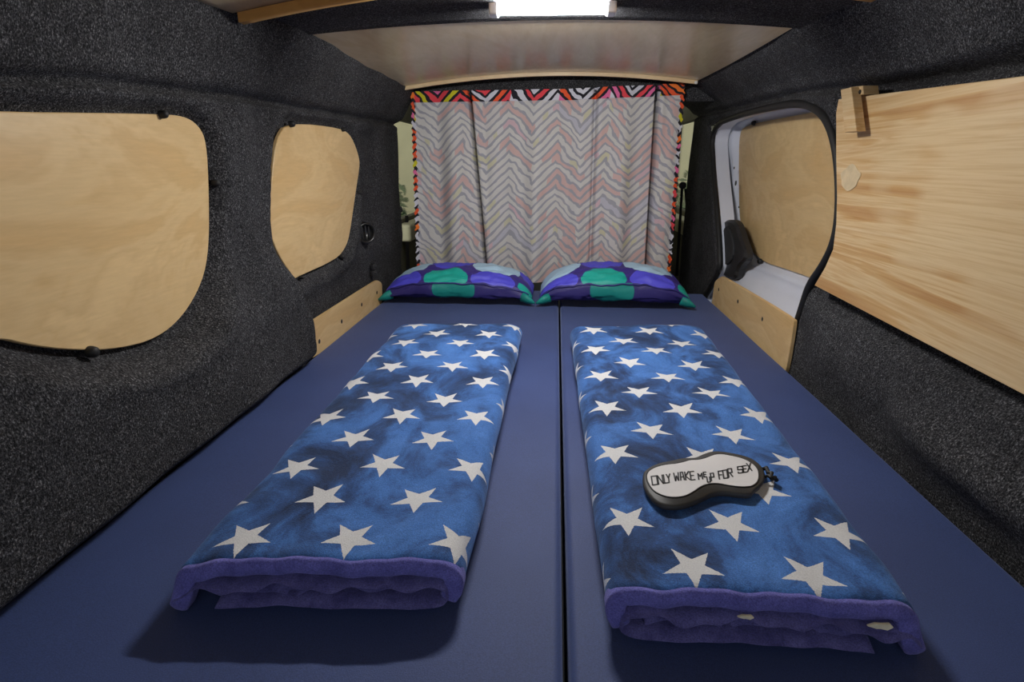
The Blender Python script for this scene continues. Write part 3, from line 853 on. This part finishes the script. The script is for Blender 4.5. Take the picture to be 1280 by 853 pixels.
# stroke lettering
G = {
 'O': [[(0,0),(0,2.3),(1,2.3),(1,0),(0,0)]], 'N': [[(0,0),(0,2.3),(1,0),(1,2.3)]], 'L': [[(0,2.3),(0,0),(1,0)]],
 'Y': [[(0,2.3),(.45,1.2),(1,2.3)],[(.5,1.2),(.45,0)]], 'W': [[(0,2.3),(.15,0),(.5,1.4),(.85,0),(1,2.3)]],
 'A': [[(0,0),(.2,2.3),(.8,2.3),(1,0)],[(.05,.9),(.95,.9)]], 'K': [[(0,0),(0,2.3)],[(1,2.3),(.05,1.1),(1,0)]],
 'E': [[(1,2.3),(0,2.3),(0,0),(1,0)],[(0,1.2),(.8,1.2)]], 'M': [[(0,0),(0,2.3),(.5,1.1),(1,2.3),(1,0)]],
 'U': [[(0,2.3),(0,0),(1,0),(1,2.3)]], 'P': [[(0,0),(0,2.3),(1,2.3),(1,1.1),(0,1.1)]],
 'F': [[(0,0),(0,2.3),(1,2.3)],[(0,1.2),(.8,1.2)]], 'R': [[(0,0),(0,2.3),(1,2.3),(1,1.2),(0,1.2)],[(.4,1.2),(1,0)]],
 'S': [[(1,2.0),(1,2.3),(0,2.3),(0,1.2),(1,1.2),(1,0),(0,0),(0,.4)]], 'X': [[(0,0),(1,2.3)],[(0,2.3),(1,0)]],
}
# letter: char, lower-left (zoom px), width, height, all in the zoomed frame of the mask
LT = [('O',208,388,38,62),('N',252,382,34,62),('L',296,374,30,60),('Y',316,369,26,58),
      ('W',370,358,32,56),('A',413,353,26,56),('K',450,351,28,58),('E',488,352,28,60),
      ('M',544,348,28,42),('E',582,330,18,34),('U',608,368,20,36),('P',636,358,22,54),
      ('F',694,346,26,58),('O',726,340,30,58),('R',762,330,28,58),
      ('S',832,302,32,46),('E',870,296,26,46),('X',900,288,30,56)]
vs = []; fs = []
slope = -.13
zt_ = ZM+.0024
for ch, lx, lyy, wd, ht in LT:
    for st in G[ch]:
        Q = [mz(lx+u*wd-.10*v/2.3*ht*1.6, lyy-v/2.3*ht+slope*u*wd, zt_) for u, v in st]
        for a, b in zip(Q[:-1], Q[1:]):
            d = (b-a); L = np.linalg.norm(d)
            if L < 1e-6: continue
            d = d/L; nn = np.array([-d[1], d[0], 0])*.0010; a2, b2 = a-d*.0006, b+d*.0006
            k = len(vs)
            for z in (0, .0005):
                vs += [a2-nn+[0, 0, z], b2-nn+[0, 0, z], b2+nn+[0, 0, z], a2+nn+[0, 0, z]]
            fs += [(k+4, k+5, k+6, k+7), (k, k+1, k+5, k+4), (k+1, k+2, k+6, k+5), (k+2, k+3, k+7, k+6), (k+3, k, k+4, k+7)]
mesh('lettering', vs, fs, MT['ink'], mt_, False)['label'] = 'black angular printed lettering'
st = [mz(1000, 275, HB+.008), mz(1035, 262, HB+.012), mz(1050, 300, HB+.010), mz(1075, 300, HB+.014), mz(1065, 325, HB+.010), mz(1095, 335, HB+.012), mz(1110, 352, HB+.007)]
tube('elastic_strap', st, .0032, MT['ink'], mt_, seg=6)['label'] = 'gathered black elastic strap'
tube('elastic_strap', [mz(1020, 330, HB+.009), mz(1048, 318, HB+.012), mz(1080, 345, HB+.010), mz(1100, 330, HB+.009)], .0028, MT['ink'], mt_, seg=6)

# ------------------------------------------------------------------ pillows
def pillow(name, label, x0, x1, yf, depth, H, mat, seed, lean=0.0):
    """front seam low at the front; a low cushion with pinched corners"""
    t = thing(name, label, 'pillow', ((x0+x1)/2, yf+depth/2, 0), 'pillows in front of the curtain')
    nx, ns = 90, 60; W = x1-x0; vs = []; uv = []; fs = []
    # cross section (y,z) upper: from front flange up, over the top, to the back; lower front tuck
    for j in range(ns):
        s_ = j/(ns-1)
        for i in range(nx):
            u = i/(nx-1); e_ = 1-abs(2*u-1)**3.2
            fat = max(.02, e_)**.55
            # superellipse section
            th = PI*(1.18*(1-s_) - .0) - .12*PI*(1)   # from front-low to back
            th = (1.14 - 1.2*s_)*PI
            cy, cz = math.cos(th), math.sin(th)
            dy = depth*.5*(.80+.20*fat)
            y = yf+depth*.5 + dy*(abs(cy)**.8)*(1 if cy > 0 else -1)
            hz = H*fat
            z = .018+hz*.36 + hz*.64*(abs(cz)**.75)*(1 if cz > 0 else -.75)
            x = x0+W*u
            wr = .010*nz(x+seed, s_*1.2, 0, 14)+.005*nz(x+seed, s_*2, 0, 34)
            pl = (abs(2*u-1)**6)*.006*math.sin(s_*40+seed)
            z += (wr+pl)*(.4+.6*fat)
            y += .010*nz(x+seed, z, 5, 9)+pl
            v = (s_-.20)*(depth*.9+2*H)
            vs.append((x, y, max(z, .002))); uv.append((x, v))
    for j in range(ns-1):
        for i in range(nx-1): a = j*nx+i; fs.append((a, a+1, a+nx+1, a+nx))
    # close below
    for i in range(nx-1): a = (ns-1)*nx+i; fs.append((a, a+1, i+1, i))
    o = mesh('cover', vs, fs, mat, t, True, uv)
    sol = None
    bm = bmesh.new(); bm.from_mesh(o.data)
    bmesh.ops.holes_fill(bm, edges=[e_ for e_ in bm.edges if e_.is_boundary]); bmesh.ops.recalc_face_normals(bm, faces=bm.faces); bm.to_mesh(o.data); bm.free()
    # piping / overlap of the front seam
    js = int(.20*(ns-1)); row = [vs[js*nx+i] for i in range(2, nx-2)]
    tube('front_seam', [(p[0], p[1]-.002, p[2]) for p in row], .0028, mat_seam, t, seg=6)
    # gathered corner tufts
    for sx, cx in ((-1, x0), (1, x1)):
        pts = [(cx-sx*.035, yf+.03, .030+.005), (cx-sx*.010, yf+.020, .024), (cx+sx*.012, yf+.008, .016)]
        tube('corner', pts, [.024, .016, .004], mat_teal, t, seg=10, flat=.8)['label'] = 'teal gathered corner'
    return t
mat_seam = plain('violet_seam', (.030, .028, .20), .6); mat_teal = plain('teal_cotton', (.005, .24, .215), .6, .25, 30)
yl_ = at(480, 381, 2, .0)[1]; print('pillow y', yl_)
pL0, pL1 = at(480, 375, 1, 2.14)[0], at(668, 375, 1, 2.14)[0]
pR0, pR1 = at(668, 375, 1, 2.16)[0], at(862, 372, 1, 2.16)[0]
tl = at(560, 350, 1, 2.16)[0]; tr_ = at(754, 350, 1, 2.16)[0]
pillow('pillow', 'blue and teal circle print pillow, left of the two before the curtain', pL0, pL1-.010, 2.10, .30, .112, dots_mat('circle_print_left', tl), 1.0)
pillow('pillow', 'blue and teal circle print pillow, right of the two before the curtain', pR0+.020, pR1, 2.10, .30, .126, dots_mat('circle_print_right', tr_), 5.0)

# ------------------------------------------------------------------ curtain
YC = 2.50
cxl, cxr = at(517, 118, 1, YC)[0], at(853, 108, 1, YC)[0]
def ctop(x): # top edge height
    a = at(512, 116, 1, YC); b = at(700, 113, 1, YC); c = at(855, 106, 1, YC)
    return float(np.interp(x, [a[0], b[0], c[0]], [a[2], b[2], c[2]]))
cur = thing('curtain', 'pale zigzag patterned fabric curtain hanging across the front of the bed', 'curtain', ((cxl+cxr)/2, YC, 0))
def fold_y(x, z):
    k = (ctop(0)-z)
    y = .010*math.sin(x*21+.8)+.007*math.sin(x*37+1.9+k*.6)+.004*math.sin(x*71)
    y *= .45+.9*min(1, k/.4)
    # three tucks, drifting sideways on the way down
    for (xt, xb, dep) in ((F1T, F1B, .085), (F2T, F2B, .020), (F3T, F3B, .085)):
        xc = xt+(xb-xt)*min(1, k/.72); d = x-xc
        y += dep*math.exp(-(d/(.0048 if dep > .05 else .0075))**2) - min(dep, .045)*.32*math.exp(-((d-.020)/.016)**2)
    return y
def fpx(px, py): return at(px, py, 1, YC)[0]
F1T, F1B = fpx(587, 130), fpx(607, 332); F2T, F2B = fpx(744, 130), fpx(738, 332); F3T, F3B = fpx(821, 125), fpx(809, 332)
zb = .02
xl_b, xr_b = at(524, 335, 1, YC)[0], at(836, 335, 1, YC)[0]
def curtain_sheet(name, u0, u1, k0, k1, mat, nx, nzv, dy=0.0, jag=0):
    vs = []; uv = []; fs = []
    for j in range(nzv):
        for i in range(nx):
            u = u0+(u1-u0)*i/(nx-1)
            x = cxl+(cxr-cxl)*u; zt2 = ctop(x); k = k0+(k1-k0)*j/(nzv-1); z = zt2+(zb-zt2)*k
            kk = k
            # narrows slightly to the bottom
            xx = x + kk*((xl_b-cxl)*(1-u)+(xr_b-cxr)*u)*.9
            edge = 0
            if jag and (i == 0 or i == nx-1): edge = .003*math.sin(z*260)
            vs.append((xx+edge, YC+fold_y(xx, z)+dy, z)); uv.append((x*1.0, z))
    for j in range(nzv-1):
        for i in range(nx-1): a = j*nx+i; fs.append((a, a+1, a+nx+1, a+nx))
    return mesh(name, vs, fs, mat, cur, True, uv)
curtain_sheet('cloth', 0, 1, 0.0, 1, MT['chev'], 520, 60)
curtain_sheet('top_hem', -.004, 1.002, -.006, .048, MT['chevb'], 520, 6, -.004)['label'] = 'boldly printed turned-over top hem in red, orange, black and yellow'
curtain_sheet('side_hem', -.009, .004, 0, 1, MT['chevb'], 4, 160, -.003, 1)['label'] = 'boldly printed narrow edge'
curtain_sheet('side_hem', .995, 1.008, 0, 1, MT['chevb'], 4, 160, -.003, 1)['label'] = 'boldly printed narrow edge'
rod = [(x, YC+.012, ctop(x)-.006) for x in np.linspace(cxl-.015, cxr+.03, 12)]
tube('curtain_rod', rod, .004, MT['black'], cur)

# ------------------------------------------------------------------ the cab behind the curtain
# left front door: cream post trim, window, dark lower part
def side_frame(name, x, s, y0, y1, z0, z1, wy0, wy1, wz0, wz1, mat):
    bm = bmesh.new()
    for lo, hi in (((x, y0, z0), (x+s*.04, y1, wz0)), ((x, y0, wz1), (x+s*.04, y1, z1)), ((x, y0, wz0), (x+s*.04, wy0, wz1)), ((x, wy1, wz0), (x+s*.04, y1, wz1))):
        lo2 = [min(a, b) for a, b in zip(lo, hi)]; hi2 = [max(a, b) for a, b in zip(lo, hi)]
        bm_box(bm, [(a+b)/2 for a, b in zip(lo2, hi2)], [b-a for a, b in zip(lo2, hi2)], .004)
    return struct(from_bm(name, bm, mat))
side_frame('door_2', -.74, -1, 2.57, 3.85, -.15, .90, 2.62, 3.75, .26, .70, MT['olive'])
side_frame('door_3', .70, 1, 3.06, 3.95, -.15, .90, 3.10, 3.85, .26, .74, MT['olive'])
struct(box('window_1', (-.762, 2.63, .27), (-.757, 3.74, .69), MT['glass'], None, 0))
struct(box('window_2', (.722, 3.11, .27), (.727, 3.84, .73), MT['glass'], None, 0))
# cream armrest ledge and pillar trims of the cab
q = at(507, 218, 0, -.70)
def pillar(name, lab, pxs, yv, mat):
    P = [at(px, py, 1, yv) for px, py in pxs]
    c = np.mean(P, 0); o = plate(name, smooth_poly(P, 1), (0, 1, 0), .03, mat, None, .004)
    return tag(o, lab, 'trim')
def belt(lab, px0, py0, px1, py1, yv, side):
    a, b = at(px0, py0, 1, yv), at(px1, py1, 1, yv)
    t = thing('seat_belt', lab, 'seat belt', a)
    for k in (-.005, .005):
        pass
    P = [a+(b-a)*u for u in np.linspace(0, 1, 8)]
    vs = []; fs = []
    for i, p in enumerate(P):
        for dx, dyy in ((-.007, 0), (.007, .006), (.007, .009), (-.007, .003)): vs.append(p+np.array([dx, dyy, 0]))
    for i in range(7):
        for k in range(4): k2 = (k+1) % 4; fs.append((i*4+k, i*4+k2, i*4+4+k2, i*4+4+k))
    fs.append((0, 1, 2, 3)); fs.append((31, 30, 29, 28))
    mesh('webbing', vs, fs, MT['rubber'], t, False)
    return t, a, b
t, a, b = belt('black seat belt left of the curtain, nearer the wall', 499, 262, 498, 345, 2.70, -1)
disc_knob('upper_anchor', a-np.array([0, .004, 0]), (0, -1, 0), .018, .012, MT['dark'], t)
t, a, b = belt('black seat belt left of the curtain, beside its printed edge', 508, 270, 510, 345, 2.72, -1)
t, a, b = belt('black seat belt right of the curtain, beside its printed edge', 853, 232, 846, 345, 3.00, 1)
disc_knob('upper_anchor', a-np.array([0, .004, 0]), (0, -1, 0), .018, .012, MT['dark'], t)
t, a, b = belt('black seat belt right of the curtain, nearer the sliding door', 857, 236, 866, 345, 3.02, 1)

def seat(name, lab, cx, y, w_):
    t = thing(name, lab, 'seat', (cx, y, -.13))
    bm = bmesh.new(); bm_box(bm, (cx, y+.08, .10), (w_, .12, .46), .04, 4); from_bm('backrest', bm, MT['olive'], t, True)
    bm = bmesh.new(); bm_box(bm, (cx, y+.34, -.06), (w_, .46, .14), .04, 4); from_bm('seat_cushion', bm, MT['olive'], t, True)
    bm = bmesh.new(); bm_box(bm, (cx, y+.09, .43), (w_*.5, .08, .16), .03, 4); from_bm('headrest', bm, MT['dark'], t, True)
    for sx in (-.05, .05): tube('headrest_post', [(cx+sx, y+.09, .30), (cx+sx, y+.09, .37)], .006, MT['steel'], t)
    return t
seat('front_seat', 'olive front seat left of the van aisle, mostly hidden by the curtain', -.39, 2.78, .46)
seat('front_seat', 'olive front seat right of the van aisle, mostly hidden by the curtain', .38, 3.12, .46)
# cream door ledges seen in the side gaps
o = box('door_ledge', (-.74, 2.60, .17), (-.67, 3.6, .245), MT['cream'], None, .012, 3); tag(o, 'cream door ledge left of the curtain', 'ledge')
o = box('door_ledge', (.63, 3.06, .16), (.70, 3.8, .235), MT['cream'], None, .012, 3); tag(o, 'cream door ledge right of the curtain', 'ledge')
struct(box('trim_5', (-.74, 3.85, -.15), (.74, 3.95, .20), MT['dark'], None, .02, 3))

# outside: pale rendered walls, ground, shrubs
struct(box('wall_outside_left', (-3.2, 0, -.9), (-3.1, 9, 3.6), MT['render']))
struct(box('wall_outside_right', (3.4, 0, -.9), (3.5, 9, 3.6), MT['render']))
struct(box('wall_outside_front', (-3.2, 9.0, -.9), (3.5, 9.1, 4.5), MT['render']))
struct(box('floor_outside', (-9, -6, -1.0), (9, 14, -.9), MT['asphalt']))
def shrub(lab, c, r, seed):
    rnd = random.Random(seed); t = thing('shrub', lab, 'shrub', (c[0], c[1], -.9))
    vs = []; fs = []
    for k in range(900):
        d = Vector((rnd.gauss(0, 1), rnd.gauss(0, 1), rnd.gauss(0, 1))).normalized()*r*rnd.uniform(.55, 1)
        p = Vector((c[0], c[1], c[2]))+Vector((d.x, d.y, d.z*1.2)); a = Vector((rnd.uniform(-1, 1), rnd.uniform(-1, 1), rnd.uniform(-1, 1))).normalized()*.07
        b = a.orthogonal().normalized()*.03; i = len(vs)
        vs += [p-a, p+b, p+a, p-b]; fs.append((i, i+1, i+2, i+3))
    mesh('foliage', vs, fs, MT['leaf'], t, False)
    tube('stem', [(c[0], c[1], -.9), (c[0]+.03, c[1], c[2])], [.03, .015], MT['olive'], t)
shrub('green shrub outside the left cab window', (-2.4, 7.2, -.05), .55, 3)
shrub('green shrub outside the right cab window', (1.9, 7.6, -.15), .55, 4)
